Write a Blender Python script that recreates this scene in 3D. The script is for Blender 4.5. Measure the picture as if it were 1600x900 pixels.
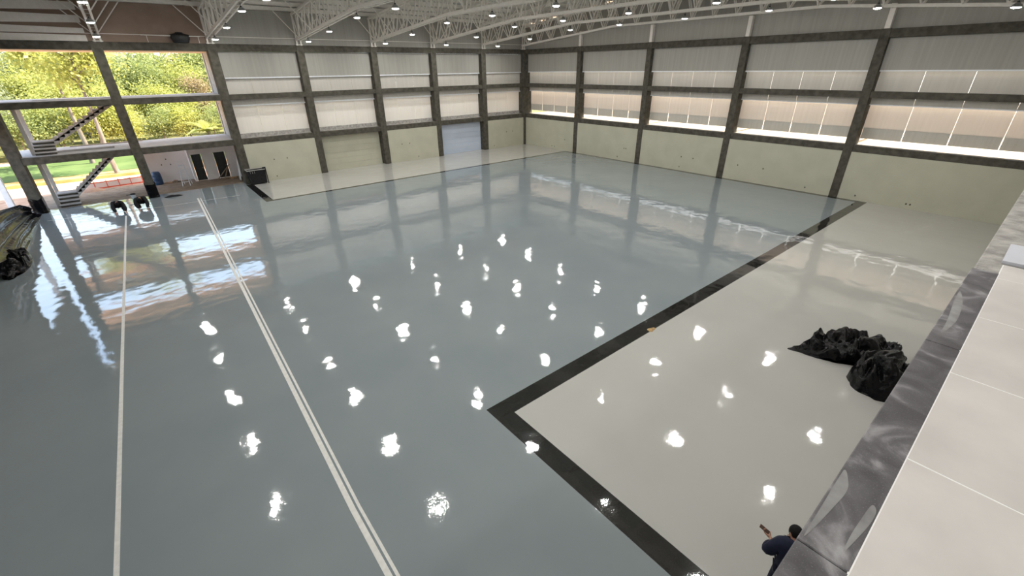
import bpy, bmesh, math, random
from mathutils import Vector, Matrix, noise
for o in list(bpy.data.objects): bpy.data.objects.remove(o, do_unlink=True)
SC = bpy.context.scene
COL = SC.collection
PI = math.pi
random.seed(7)

# ------------------------------------------------------------------ camera
cam_d = bpy.data.cameras.new('camera'); cam = bpy.data.objects.new('camera', cam_d); COL.objects.link(cam)
cam_d.sensor_width = 36.0; cam_d.lens = 15.281; cam_d.clip_start = .05; cam_d.clip_end = 1000
p_, y_, r_ = math.radians(26.82311221), math.radians(39.20691037), math.radians(-.73996114)
F_ = Vector((math.sin(y_)*math.cos(p_), math.cos(y_)*math.cos(p_), -math.sin(p_)))
R0 = Vector((math.cos(y_), -math.sin(y_), 0)); U0 = R0.cross(F_)
R_ = R0*math.cos(r_) + U0*math.sin(r_); U_ = -R0*math.sin(r_) + U0*math.cos(r_)
M_ = Matrix((R_, U_, -F_)).transposed().to_4x4(); M_.translation = Vector((-35.788, -40.966, 8.15))
cam.matrix_world = M_
SC.camera = cam

# ------------------------------------------------------------------ world, sun, exposure
SC.view_settings.view_transform = 'Standard'; SC.view_settings.look = 'None'
SC.view_settings.exposure = 0.0; SC.view_settings.gamma = 1.0; SC.view_settings.use_curve_mapping = False
SC.cycles.max_bounces = 8; SC.cycles.diffuse_bounces = 5; SC.cycles.glossy_bounces = 4; SC.cycles.transmission_bounces = 4
SC.cycles.sample_clamp_indirect = 8.0
LAMP_L = 500.0        # radiance of the high-bay diffusers
w = bpy.data.worlds.new('sky'); SC.world = w; w.use_nodes = True
nt = w.node_tree; nt.nodes.clear()
wo = nt.nodes.new('ShaderNodeOutputWorld'); bg = nt.nodes.new('ShaderNodeBackground'); bg.inputs['Strength'].default_value = 3.6
tc = nt.nodes.new('ShaderNodeTexCoord'); sx = nt.nodes.new('ShaderNodeSeparateXYZ'); rp = nt.nodes.new('ShaderNodeValToRGB')
rp.color_ramp.elements[0].position = 0.0; rp.color_ramp.elements[0].color = (1.0, 1.0, 1.0, 1)
rp.color_ramp.elements[1].position = 0.55; rp.color_ramp.elements[1].color = (.42, .62, 1.0, 1)
e_ = rp.color_ramp.elements.new(.22); e_.color = (.68, .85, 1.0, 1)
nt.links.new(tc.outputs['Generated'], sx.inputs[0]); nt.links.new(sx.outputs['Z'], rp.inputs[0])
vd = nt.nodes.new('ShaderNodeVectorMath'); vd.operation = 'DOT_PRODUCT'; nt.links.new(tc.outputs['Generated'], vd.inputs[0])
vd.inputs[1].default_value = (.60, -.16, .79)
mr = nt.nodes.new('ShaderNodeMapRange'); mr.inputs['From Min'].default_value = .3; mr.inputs['From Max'].default_value = 1.0; nt.links.new(vd.outputs['Value'], mr.inputs['Value'])
mxw = nt.nodes.new('ShaderNodeMixRGB'); mxw.inputs[2].default_value = (1.15, 1.02, .86, 1)
nt.links.new(mr.outputs[0], mxw.inputs[0]); nt.links.new(rp.outputs[0], mxw.inputs[1]); nt.links.new(mxw.outputs[0], bg.inputs['Color']); nt.links.new(bg.outputs[0], wo.inputs[0])
sd = bpy.data.lights.new('sun', 'SUN'); sd.energy = 22; sd.angle = math.radians(.6); sd.color = (1, .93, .82)
sun = bpy.data.objects.new('sun', sd); COL.objects.link(sun)
sdir = Vector((math.cos(math.radians(52))*math.cos(math.radians(-15)), math.cos(math.radians(52))*math.sin(math.radians(-15)), math.sin(math.radians(52))))
sun.rotation_euler = sdir.to_track_quat('Z', 'Y').to_euler(); sun.location = (30, -30, 40)

# ------------------------------------------------------------------ helpers
def tag(o, label=None, cat=None, group=None, kind=None):
    if label: o['label'] = label
    if cat: o['category'] = cat
    if group: o['group'] = group
    if kind: o['kind'] = kind
    return o
class MB:
    def __init__(s): s.v = []; s.f = []; s.m = []; s.sm = []
    def face(s, pts, mi=0, sm=False):
        n = len(s.v); s.v += [tuple(p) for p in pts]; s.f.append(tuple(range(n, n+len(pts)))); s.m.append(mi); s.sm.append(sm)
    def grid(s, pts, mi=0, sm=True, wrap=False):
        n = len(s.v); R = len(pts); C = len(pts[0])
        for r in pts: s.v += [tuple(p) for p in r]
        for i in range(R-1):
            for j in range(C if wrap else C-1):
                k = (j+1) % C
                s.f.append((n+i*C+j, n+i*C+k, n+(i+1)*C+k, n+(i+1)*C+j)); s.m.append(mi); s.sm.append(sm)
    def box(s, x0, x1, y0, y1, z0, z1, mi=0):
        x0, x1 = min(x0, x1), max(x0, x1); y0, y1 = min(y0, y1), max(y0, y1); z0, z1 = min(z0, z1), max(z0, z1)
        n = len(s.v)
        s.v += [(x0,y0,z0),(x1,y0,z0),(x1,y1,z0),(x0,y1,z0),(x0,y0,z1),(x1,y0,z1),(x1,y1,z1),(x0,y1,z1)]
        for q in ((0,3,2,1),(4,5,6,7),(0,1,5,4),(1,2,6,5),(2,3,7,6),(3,0,4,7)):
            s.f.append(tuple(n+i for i in q)); s.m.append(mi); s.sm.append(False)
    def cbox(s, x0, x1, y0, y1, z0, z1, b=.02, mi=0):
        # box with chamfered vertical and horizontal edges
        bm = bmesh.new(); bmesh.ops.create_cube(bm, size=1)
        for v in bm.verts:
            v.co = Vector(((x0+x1)/2+v.co.x*abs(x1-x0), (y0+y1)/2+v.co.y*abs(y1-y0), (z0+z1)/2+v.co.z*abs(z1-z0)))
        bmesh.ops.bevel(bm, geom=bm.edges[:], offset=b, segments=1, affect='EDGES')
        s.addbm(bm, mi)
    def addbm(s, bm, mi=0, sm=False):
        n = len(s.v); bm.verts.ensure_lookup_table(); bm.verts.index_update()
        s.v += [tuple(v.co) for v in bm.verts]
        for f in bm.faces: s.f.append(tuple(n+v.index for v in f.verts)); s.m.append(mi); s.sm.append(sm)
        bm.free()
    def bar(s, a, b, w, h=None, mi=0, up=(0,0,1)):
        a, b = Vector(a), Vector(b); h = h or w; d = (b-a).normalized(); u = Vector(up)
        if abs(d.dot(u)) > .98: u = Vector((1,0,0))
        r = d.cross(u).normalized()*w/2; t = r.cross(d).normalized()*h/2
        n = len(s.v)
        for p in (a, b): s.v += [tuple(p-r-t), tuple(p+r-t), tuple(p+r+t), tuple(p-r+t)]
        for q in ((3,2,1,0),(4,5,6,7),(0,1,5,4),(1,2,6,5),(2,3,7,6),(3,0,4,7)):
            s.f.append(tuple(n+i for i in q)); s.m.append(mi); s.sm.append(False)
    def tube(s, pts, r, seg=8, mi=0, cap=True):
        pts = [Vector(p) for p in pts]; rings = []
        rr = r if isinstance(r, (list, tuple)) else [r]*len(pts)
        for i, p in enumerate(pts):
            d = (pts[min(i+1, len(pts)-1)] - pts[max(i-1, 0)]).normalized()
            u = Vector((0,0,1)) if abs(d.z) < .95 else Vector((1,0,0))
            a = d.cross(u).normalized(); b = a.cross(d)
            rings.append([p + (a*math.cos(t*2*PI/seg) + b*math.sin(t*2*PI/seg))*rr[i] for t in range(seg)])
        s.grid(rings, mi, True, True)
        if cap: s.face(rings[0], mi); s.face(rings[-1][::-1], mi)
    def lathe(s, prof, c=(0,0,0), seg=20, mi=0, sm=True):
        s.grid([[(c[0]+r*math.cos(2*PI*j/seg), c[1]+r*math.sin(2*PI*j/seg), c[2]+z) for j in range(seg)] for r, z in prof], mi, sm, True)
    def mesh(s, name, mats):
        me = bpy.data.meshes.new(name); me.from_pydata(s.v, [], s.f)
        for m in (mats if isinstance(mats, (list, tuple)) else [mats]): me.materials.append(m)
        me.polygons.foreach_set('material_index', s.m); me.polygons.foreach_set('use_smooth', s.sm); me.update()
        return me
    def build(s, name, mats, parent=None, loc=None):
        o = bpy.data.objects.new(name, s.mesh(name, mats)); COL.objects.link(o)
        if parent: o.parent = parent
        if loc: o.location = loc
        return o
def empty(name, loc=(0,0,0), rz=0):
    o = bpy.data.objects.new(name, None); COL.objects.link(o); o.location = loc; o.rotation_euler = (0,0,rz); o.empty_display_size = .2
    return o
def link(name, me, parent=None, loc=None):
    o = bpy.data.objects.new(name, me); COL.objects.link(o)
    if parent: o.parent = parent
    if loc: o.location = loc
    return o
def copy_tree(o, parent=None):
    c = o.copy(); COL.objects.link(c); c.parent = parent
    for ch in list(o.children): copy_tree(ch, c)
    return c
def struct(name, mb, m, label=None, cat=None, group=None):
    return tag(mb.build(name, m), label, cat, group, 'structure')

def mat(name, c1, c2=None, scale=4.0, rough=.6, detail=4, spec=.5, metal=0, bump=0, bscale=None, stretch=None, ramp=(.35,.65), trans=None, coat=0):
    m = bpy.data.materials.new(name); m.use_nodes = True; n = m.node_tree; b = n.nodes['Principled BSDF']
    b.inputs['Roughness'].default_value = rough; b.inputs['Metallic'].default_value = metal; b.inputs['Specular IOR Level'].default_value = spec
    b.inputs['Base Color'].default_value = (*c1, 1)
    if coat: b.inputs['Coat Weight'].default_value = coat; b.inputs['Coat Roughness'].default_value = .05
    if c2 or bump:
        tc = n.nodes.new('ShaderNodeTexCoord'); mp = n.nodes.new('ShaderNodeMapping'); n.links.new(tc.outputs['Object'], mp.inputs[0])
        if stretch: mp.inputs['Scale'].default_value = stretch
        nz = n.nodes.new('ShaderNodeTexNoise'); nz.inputs['Scale'].default_value = scale; nz.inputs['Detail'].default_value = detail
        n.links.new(mp.outputs[0], nz.inputs[0])
        if c2:
            r = n.nodes.new('ShaderNodeValToRGB'); r.color_ramp.elements[0].color = (*c1,1); r.color_ramp.elements[1].color = (*c2,1)
            r.color_ramp.elements[0].position, r.color_ramp.elements[1].position = ramp
            n.links.new(nz.outputs['Fac'], r.inputs[0]); n.links.new(r.outputs[0], b.inputs['Base Color'])
        if bump:
            n2 = n.nodes.new('ShaderNodeTexNoise'); n2.inputs['Scale'].default_value = bscale or scale; n2.inputs['Detail'].default_value = 4
            n.links.new(mp.outputs[0], n2.inputs[0])
            bp = n.nodes.new('ShaderNodeBump'); bp.inputs['Strength'].default_value = bump; bp.inputs['Distance'].default_value = .05
            n.links.new(n2.outputs['Fac'], bp.inputs['Height']); n.links.new(bp.outputs[0], b.inputs['Normal'])
    if trans:
        out = n.nodes['Material Output']; t = n.nodes.new('ShaderNodeBsdfTranslucent'); t.inputs['Color'].default_value = (*trans[0], 1)
        mx = n.nodes.new('ShaderNodeMixShader'); mx.inputs[0].default_value = trans[1]
        n.links.new(b.outputs[0], mx.inputs[1]); n.links.new(t.outputs[0], mx.inputs[2]); n.links.new(mx.outputs[0], out.inputs['Surface'])
    return m
def epoxy(name, c1, c2):
    m = mat(name, c1, c2, .35, .035, 5, .5)
    n = m.node_tree; b = n.nodes['Principled BSDF']; b.inputs['IOR'].default_value = 2.1
    tc = n.nodes.new('ShaderNodeTexCoord')
    # slow swells and fine orange-peel of a self-levelled coating: they wobble the reflections
    a = n.nodes.new('ShaderNodeTexNoise'); a.inputs['Scale'].default_value = 1.2; a.inputs['Detail'].default_value = 1.5; a.inputs['Roughness'].default_value = .5
    c = n.nodes.new('ShaderNodeTexNoise'); c.inputs['Scale'].default_value = 20; c.inputs['Detail'].default_value = 2
    n.links.new(tc.outputs['Object'], a.inputs[0]); n.links.new(tc.outputs['Object'], c.inputs[0])
    b1 = n.nodes.new('ShaderNodeBump'); b1.inputs['Strength'].default_value = .7; b1.inputs['Distance'].default_value = .019
    b2 = n.nodes.new('ShaderNodeBump'); b2.inputs['Strength'].default_value = .5; b2.inputs['Distance'].default_value = .0011
    n.links.new(a.outputs['Fac'], b1.inputs['Height']); n.links.new(c.outputs['Fac'], b2.inputs['Height'])
    n.links.new(b1.outputs[0], b2.inputs['Normal']); n.links.new(b2.outputs[0], b.inputs['Normal'])
    return m
K = {}
K['epoxy_grey'] = epoxy('blue grey epoxy', (.215,.25,.265), (.235,.27,.282))
K['epoxy_cream'] = epoxy('pale grey epoxy', (.435,.43,.40), (.46,.455,.425))
K['epoxy_black'] = epoxy('black epoxy', (.006,.006,.006), (.008,.008,.008))
K['concrete'] = mat('dark concrete', (.055,.051,.040), (.10,.093,.076), 3, .85, 6, .2, bump=.3, bscale=25)
K['soffit'] = mat('slab soffit tinted with warm bounce light', (.76,.55,.40), (.82,.62,.47), 1.2, .85, 5, .2)  # warm light thrown up by the sunlit soil is put into this colour
K['rough_concrete'] = mat('rough concrete', (.30,.285,.265), (.50,.48,.45), 6, .9, 8, .2, bump=.6, bscale=30)
K['pale_concrete'] = mat('pale concrete', (0.372,0.360,0.341), (0.446,0.434,0.415), 2, .85, 6, .2, bump=.2, bscale=20)
K['cream_wall'] = mat('cream painted wall', (.43,.42,.33), (.47,.46,.365), .8, .6, 4, .3)
K['white_panel'] = mat('white sheet panel', (.50,.48,.43), (.54,.52,.47), 1.2, .5, 4, .3, stretch=(6,6,.2))
K['upper_panel'] = mat('grey white sheet panel', (.325,.315,.285), (.36,.35,.315), 1.2, .5, 4, .3, stretch=(6,6,.2))
K['dark_sheet'] = mat('dark grey sheet', (.10,.10,.095), (.13,.13,.12), 1.2, .6, 4, .3)
K['brown_panel'] = mat('brown sheet panel', (.27,.19,.145), (.32,.23,.18), 1.2, .6, 4, .3)
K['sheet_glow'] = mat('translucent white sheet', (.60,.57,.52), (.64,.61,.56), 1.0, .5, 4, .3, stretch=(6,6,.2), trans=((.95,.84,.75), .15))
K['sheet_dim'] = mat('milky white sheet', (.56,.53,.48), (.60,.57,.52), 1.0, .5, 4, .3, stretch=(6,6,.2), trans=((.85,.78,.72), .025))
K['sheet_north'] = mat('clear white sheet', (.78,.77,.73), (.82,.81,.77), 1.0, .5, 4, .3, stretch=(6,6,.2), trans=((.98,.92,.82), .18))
K['ledge'] = mat('cream ledge paint', (.20,.155,.10), (.23,.18,.12), 3, .6, 4, .3)
K['door_blue'] = mat('blue white door', (.47,.53,.63), (.50,.56,.66), .8, .45, 3, .4)
K['steel_white'] = mat('white painted steel', (.74,.70,.645), (.79,.75,.70), 5, .5, 3, .4)
K['steel_bright'] = mat('bright white steel', (.72,.74,.77), (.78,.80,.82), 5, .5, 3, .4)
K['roof'] = mat('roof sheet', (.55,.54,.50), (.62,.61,.57), 1.5, .55, 4, .3, stretch=(4,.3,1))
K['lamp_body'] = mat('lamp housing', (.45,.45,.44), None, rough=.4, metal=.7)
K['lamp_black'] = mat('black lamp gear', (.03,.03,.03), None, rough=.4)
em = bpy.data.materials.new('lamp diffuser'); em.use_nodes = True; b = em.node_tree.nodes['Principled BSDF']
b.inputs['Base Color'].default_value = (.9,.9,.9,1); b.inputs['Emission Color'].default_value = (1,.985,.945,1); b.inputs['Emission Strength'].default_value = LAMP_L
K['lamp'] = em
K['tape'] = mat('pale masking tape', (.62,.61,.58), (.70,.69,.66), 8, .7, 3, .3)
K['black_plastic'] = mat('black plastic film', (.0025,.0025,.003), (.004,.004,.0045), 3, .13, 4, .2, bump=.5, bscale=7)
K['sheet_film'] = mat('thin black film', (.003,.003,.0035), (.005,.005,.006), 3, .10, 4, .22, bump=.35, bscale=5)
K['black_matte'] = mat('black fabric', (.008,.008,.009), (.013,.013,.014), 8, .8, 3, .3)
K['navy'] = mat('navy cotton', (.005,.007,.022), (.008,.011,.032), 14, .8, 4, .3)
K['trouser'] = mat('dark trousers', (.012,.013,.018), (.020,.021,.027), 10, .85, 4, .2)
K['skin'] = mat('skin', (.36,.19,.13), (.40,.22,.15), 12, .55, 3, .4)
K['hair'] = mat('black hair', (.004,.0035,.0035), (.007,.006,.006), 40, .7, 4, .15, stretch=(1,1,6))
K['phone'] = mat('brown phone case', (.06,.028,.018), None, rough=.4)
K['tan'] = mat('tan paper', (.42,.27,.12), (.50,.34,.17), 20, .8, 3, .2)
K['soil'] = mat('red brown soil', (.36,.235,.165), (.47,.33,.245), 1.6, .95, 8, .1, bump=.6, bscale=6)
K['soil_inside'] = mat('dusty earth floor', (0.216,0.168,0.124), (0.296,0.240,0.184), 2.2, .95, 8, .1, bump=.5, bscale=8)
K['yard'] = mat('pale dry yard', (.62,.40,.27), (.72,.50,.36), .6, .95, 5, .1)
K['clay'] = mat('orange clay', (0.364,0.210,0.070), (0.434,0.294,0.112), 1.2, .95, 6, .1)
K['lawn'] = mat('lawn', (0.051,0.084,0.024), (0.090,0.126,0.042), .35, .9, 8, .1)
K['undergrowth'] = mat('woodland floor', (0.070,0.084,0.028), (0.182,0.168,0.070), .5, .95, 8, .1)
K['white_plaster'] = mat('white plaster', (.80,.79,.79), (.84,.83,.83), 1.4, .8, 4, .2)
K['dark_door'] = mat('dark door leaf', (.018,.022,.022), (.030,.034,.034), 3, .35, 3, .4)
K['wood'] = mat('raw timber', (.20,.155,.11), (.30,.24,.18), 8, .8, 5, .2, stretch=(1,1,.1))
K['blue_drum'] = mat('blue plastic', (.02,.055,.13), None, rough=.4)
K['tank'] = mat('black water tank', (.008,.008,.009), None, rough=.45)
K['red_net'] = mat('orange red mesh', (.72,.10,.05), (.80,.15,.08), 6, .6, 3, .3)
K['net_white'] = mat('white mesh', (.80,.70,.66), None, rough=.7)
K['bark'] = mat('pale bark', (0.138,0.114,0.093), (0.240,0.210,0.174), 3, .9, 6, .1, stretch=(1,1,.3))
def leaf(name, c1, c2):
    return mat(name, c1, c2, .9, .6, 3, .3, trans=((c2[0]*1.5, c2[1]*1.5, c2[2]), .35))
K['leaf_yellow'] = leaf('yellow green leaves', (.17,.19,.05), (.36,.37,.12))
K['leaf_green'] = leaf('mid green leaves', (.09,.13,.04), (.26,.29,.12))
K['leaf_grey'] = leaf('grey green leaves', (.13,.17,.11), (.30,.32,.22))
K['leaf_brown'] = leaf('reddish brown leaves', (0.211,0.149,0.093), (0.298,0.236,0.149))

# tiled gallery floor: pale porcelain with white joints
def tile_mat():
    m = mat('pale porcelain tile', (.62,.585,.56), (.74,.70,.67), 2.2, .35, 8, .4)
    return m
K['tile'] = tile_mat()
K['grout'] = mat('white grout', (.93,.92,.90), None, rough=.8)
K['tile_blue'] = mat('bluish tile', (.64,.65,.71), (.69,.70,.76), 2, .4, 4, .4)
def granite_mat():
    m = bpy.data.materials.new('dusty black granite'); m.use_nodes = True; n = m.node_tree; b = n.nodes['Principled BSDF']
    tc = n.nodes.new('ShaderNodeTexCoord')
    a = n.nodes.new('ShaderNodeTexNoise'); a.inputs['Scale'].default_value = 3.2; a.inputs['Detail'].default_value = 6; a.inputs['Distortion'].default_value = 1.6
    c = n.nodes.new('ShaderNodeTexNoise'); c.inputs['Scale'].default_value = 170; c.inputs['Detail'].default_value = 2
    n.links.new(tc.outputs['Object'], a.inputs[0]); n.links.new(tc.outputs['Object'], c.inputs[0])
    r = n.nodes.new('ShaderNodeValToRGB')
    r.color_ramp.elements[0].position = .40; r.color_ramp.elements[0].color = (.075,.070,.075,1)
    r.color_ramp.elements[1].position = .74; r.color_ramp.elements[1].color = (.36,.35,.36,1)
    e = r.color_ramp.elements.new(.56); e.color = (.125,.118,.125,1)
    n.links.new(a.outputs['Fac'], r.inputs[0])
    r2 = n.nodes.new('ShaderNodeValToRGB'); r2.color_ramp.elements[0].position = .60; r2.color_ramp.elements[0].color = (0,0,0,1)
    r2.color_ramp.elements[1].position = .75; r2.color_ramp.elements[1].color = (.16,.16,.16,1)
    n.links.new(c.outputs['Fac'], r2.inputs[0])
    ad = n.nodes.new('ShaderNodeMixRGB'); ad.blend_type = 'ADD'; ad.inputs[0].default_value = .6
    n.links.new(r.outputs[0], ad.inputs[1]); n.links.new(r2.outputs[0], ad.inputs[2]); n.links.new(ad.outputs[0], b.inputs['Base Color'])
    b.inputs['Roughness'].default_value = .55
    return m
K['granite'] = granite_mat()
K['dust'] = mat('pale cement dust', (.24,.235,.235), (.34,.335,.33), 9, .9, 6, .1)

# ------------------------------------------------------------------ key dimensions (metres; corner of the two walls at the origin)
AX = [-42.05, -36.05, -29.75, -23.72, -17.60, -11.65, -5.75]       # columns of the back wall (y = 0)
BY = [-7.94, -15.95, -24.03, -32.14, -41.25]                        # columns of the right wall (x = 0)
Z1a, Z1b, Z2a, Z2b, Z3a, Z3b = 3.02, 3.43, 6.25, 6.62, 9.50, 9.96  # the three levels of beams
EAVE = 12.05
def roofz(y):
    d = min(-y, 41.2 + y); return EAVE + .09*max(d, -.6)
ORD = ['', 'first', 'second', 'third', 'fourth', 'fifth', 'sixth', 'seventh', 'eighth']

# ------------------------------------------------------------------ floor
mb = MB()
def rect(x0, x1, y0, y1, mi): mb.face([(x0,y0,0),(x1,y0,0),(x1,y1,0),(x0,y1,0)], mi)
L0, L1 = -30.72, -30.2        # near band beside the court, running towards the camera
L2, L3 = -30.1, -29.6         # short band by the open bays
Y0, Y1 = -34.15, -33.6        # near band
Y2, Y3 = -6.95, -6.62         # far band
XB0 = -.42
YF, YN, XL = -.28, -46.0, -42.6
ys = [YN, Y0, Y1, Y2, Y3, YF]
# grey field
rect(XL, L0, YN, Y0, 0); rect(XL, L0, Y0, Y1, 0); rect(XL, L2, Y1, Y2, 0); rect(XL, L2, Y2, YF, 0)
rect(L2, XB0, Y1, Y2, 0)
# black bands
rect(L0, L1, YN, Y0, 2); rect(L0, .0, Y0, Y1, 2); rect(XB0, .0, Y1, Y2, 2); rect(L2, .0, Y2, Y3, 2); rect(L2, L3, Y3, YF, 2)
# pale zones
rect(L1, .9, YN, Y0, 1); rect(L3, .9, Y3, YF, 1); rect(.0, .9, Y0, Y3, 1); rect(L3, .9, YF, .9, 1)
for f, m_, s_ in list(zip(mb.f, mb.m, mb.sm)): pass
n0 = len(mb.v)
mb.box(XL, .9, YN, .9, -.3, -.02, 0)
struct('floor', mb, [K['epoxy_grey'], K['epoxy_cream'], K['epoxy_black']], 'glossy grey epoxy hall floor with pale zones framed by black bands', 'floor')

# ------------------------------------------------------------------ columns and beams
def col_mb(w, d, z):
    m = MB(); m.cbox(-w/2, w/2, 0, d, 0, z, .015); return m
colA = col_mb(.56, .95, 9.98).mesh('concrete_column', K['concrete'])
for i, x in enumerate(AX):
    o = link('concrete_column', colA, None, (x, 0, 0))
    n = len(AX)-i
    nm = {0: 'dark concrete column at the open left end of the back wall', 1: 'dark concrete column between the two open bays of the back wall',
          2: 'dark concrete column between the open bays and the first closed bay'}.get(i, 'dark concrete column of the back wall, %s from the right corner' % ORD[n])
    tag(o, nm, 'column', 'columns of the back wall', 'structure')
mbx = MB(); mbx.cbox(-.28, 1.0, -.02, 1.0, 0, 9.98, .015)
struct('concrete_column', mbx, K['concrete'], 'dark concrete column in the corner where the two walls meet', 'column')
mbx = MB(); mbx.cbox(0, .95, -.25, .25, 0, 9.98, .015); colB = mbx.mesh('concrete_column', K['concrete'])
for i, y in enumerate(BY):
    tag(link('concrete_column', colB, None, (0, y, 0)), 'dark concrete column of the right wall, %s from the far corner' % ORD[i+1], 'column', 'columns of the right wall', 'structure')
bayA = []       # (x0, x1, description) from the right corner to the left
ed = [-.28] + [None]
xs = AX + [0]
nmA = ['leftmost open bay', 'open bay above the white annex wall', 'closed bay beside the open bays', 'bay with the recessed cream door', 'bay between the two doors', 'bay with the bluish door', 'bay next to the right corner']
for i in range(7):
    bayA.append((AX[i]+.28, (AX[i+1]-.28) if i < 6 else -.28, nmA[i]))
bayB = []
e = [0] + BY
for i in range(5): bayB.append((e[i+1]+.25, (e[i]-.25) if i else -.02, 'bay %s from the far corner' % ORD[i+1]))
for lv, (za, zb, nm) in enumerate(((Z1a, Z1b, 'lowest'), (Z2a, Z2b, 'middle'), (Z3a, Z3b, 'topmost'))):
    for x0, x1, d in bayA:
        m = MB(); m.cbox(x0, x1, .03, .42, za, zb, .012)
        struct('concrete_beam', m, K['concrete'], '%s dark concrete beam of the back wall in the %s' % (nm, d), 'beam', 'beams of the back wall')
    for y0, y1, d in bayB:
        m = MB(); m.cbox(.03, .42, y0, y1, za, zb, .012)
        struct('concrete_beam', m, K['concrete'], '%s dark concrete beam of the right wall in the %s' % (nm, d), 'beam', 'beams of the right wall')

# ------------------------------------------------------------------ right wall: masonry, ledge, lapped sheets, gable
for k, (y0, y1, d) in enumerate(bayB):
    m = MB(); m.cbox(.05, .30, y0, y1, 0, Z1a, .004)
    for q in range(3):
        yy = y0 + (y1-y0)*random.uniform(.1,.9); zz = random.choice([.25, .3, 1.1]); m.box(.045, .05, yy, yy+.08, zz, zz+.1, 1)
    struct('wall_right', m, [K['cream_wall'], K['concrete']], 'cream painted lower wall of the right side in the %s' % d, 'wall')
    m = MB(); m.box(.425, 4.4, y0-.12, y1+.12, 3.2, Z1b)
    struct('trim_%d' % (k+1), m, K['ledge'], 'bright cream ledge on the right wall in the %s' % d, 'ledge')
    # upper sheet
    m = MB(); m.box(.36, .42, y0, y1, 7.78, Z3a)
    struct('wall_right_panel', m, K['upper_panel'], 'grey upper sheet panel of the right wall in the %s' % d, 'wall panel')
    m = MB(); nn = 4; wd = (y1-y0)/nn
    for j in range(nn): m.box(.62, .64, y0+j*wd+.006, y0+(j+1)*wd-.006, 5.86, 8.10, 0)
    m.box(.595, .645, y0, y1, 5.80, 5.87, 1); m.box(.34, .42, y0, y1, 7.71, 7.79, 1)  # bright strips stand in for the lines of light along the sheet edges
    struct('wall_right_panel', m, [K['sheet_dim'], K['steel_bright']], 'milky sheets behind the middle beam of the right wall in the %s' % d, 'wall panel')
    m = MB(); nn = 4; wd = (y1-y0)/nn
    for j in range(nn): m.box(.84, .86, y0+j*wd+.006, y0+(j+1)*wd-.006, 4.44, 6.17)
    struct('wall_right_panel', m, K['sheet_glow'], 'glowing sunlit sheets above the ledge of the right wall in the %s' % d, 'wall panel')
    m = MB()
    for j in range(nn): m.box(.86, .89, y0+j*wd+.02, y0+(j+1)*wd-.02, 3.78, 4.46)  # shade on the lower sheets is put in by making them opaque
    struct('wall_right_panel', m, K['white_panel'], 'lower white sheets, opaque in place of shade, above the ledge of the right wall in the %s' % d, 'wall panel')
# gable above the top beam
m = MB(); pts = [(-46, Z3b)] ; 
m.face([(.36, y, z) for y, z in ((.6, Z3b), (.6, roofz(.6)+.2), (-20.6, roofz(-20.6)+.3), (-41.8, roofz(-41.8)+.2), (-41.8, Z3b))])
m.face([(.46, y, z) for y, z in ((.6, Z3b), (-41.8, Z3b), (-41.8, roofz(-41.8)+.2), (-20.6, roofz(-20.6)+.3), (.6, roofz(.6)+.2))])
m.face([(.36, .6, Z3b), (.36, -41.8, Z3b), (.46, -41.8, Z3b), (.46, .6, Z3b)])
struct('wall_right', m, K['upper_panel'], 'grey gable sheeting of the right wall above the top beam', 'wall')
for i, y in enumerate(BY[:4]):
    m = MB(); m.cbox(.02, .34, y-.14, y+.14, Z3b, 11.25, .01)
    struct('gable_post', m, K['steel_white'], 'short pale gable post on the right wall, over the %s column from the corner' % ORD[i+1], 'post', 'gable posts')

# ------------------------------------------------------------------ back wall
tn = 6
for i, (x0, x1, d) in enumerate(bayA):
    brown = i < 2
    m = MB(); xe = x1+(.62 if i == 6 else .279); m.box(x0-.279, xe, .36, .42, Z3b, 10.42, 0); m.box(x0-.279, xe, .38, .44, 10.42, roofz(.4)+.30, 0); m.box(x0-.279, xe, .35, .38, 10.40, 10.44, 1)
    struct('wall_back', m, [K['brown_panel'] if brown else K['upper_panel'], K['steel_white']], '%s sheeting above the top beam over the %s' % ('brown' if brown else 'grey', d), 'wall')
    if i < 2: continue
    m = MB(); m.box(x0, x1, .48, .53, 7.72, Z3a)
    struct('wall_back_panel', m, K['upper_panel'], 'pale upper sheet panel of the back wall in the %s' % d, 'wall panel')
    m = MB(); nn = 3; wd = (x1-x0)/nn
    for j in range(nn): m.box(x0+j*wd+.006, x0+(j+1)*wd-.006, .68, .70, 5.80, 8.3, 0)
    m.box(x0, x1, .60, .70, 5.74, 5.84, 1); m.box(x0, x1, .45, .53, 7.68, 7.76, 1)
    struct('wall_back_panel', m, [K['sheet_dim'], K['steel_bright']], 'pale sheets behind the middle beam of the back wall in the %s' % d, 'wall panel')
    m = MB()
    for j in range(nn): m.box(x0+j*wd+.006, x0+(j+1)*wd-.006, .86, .88, 3.70, 6.3, 0)
    struct('wall_back_panel', m, K['sheet_north'], 'pale daylit sheets above the ledge of the back wall in the %s' % d, 'wall panel')
    tn += 1
    m = MB(); m.box(x0-.1, x1+.1, .425, 1.4, 3.2, Z1b); m.box(x0-.1, x1+.1, .78, .92, Z1b, 3.74)
    struct('trim_%d' % tn, m, K['rough_concrete'], 'grey concrete ledge of the back wall in the %s' % d, 'ledge')
    if i in (3, 5): continue
    m = MB(); m.cbox(x0, x1, .04, .30, 0, Z1a, .004)
    for q in range(3):
        xx = x0 + (x1-x0)*random.uniform(.1,.9); zz = random.choice([.25, .35, 1.6]); m.box(xx, xx+.07, .035, .04, zz, zz+.1, 1)
    struct('wall_back', m, [K['cream_wall'], K['concrete']], 'cream painted lower wall of the back side in the %s' % d, 'wall')
m = MB()
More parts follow.
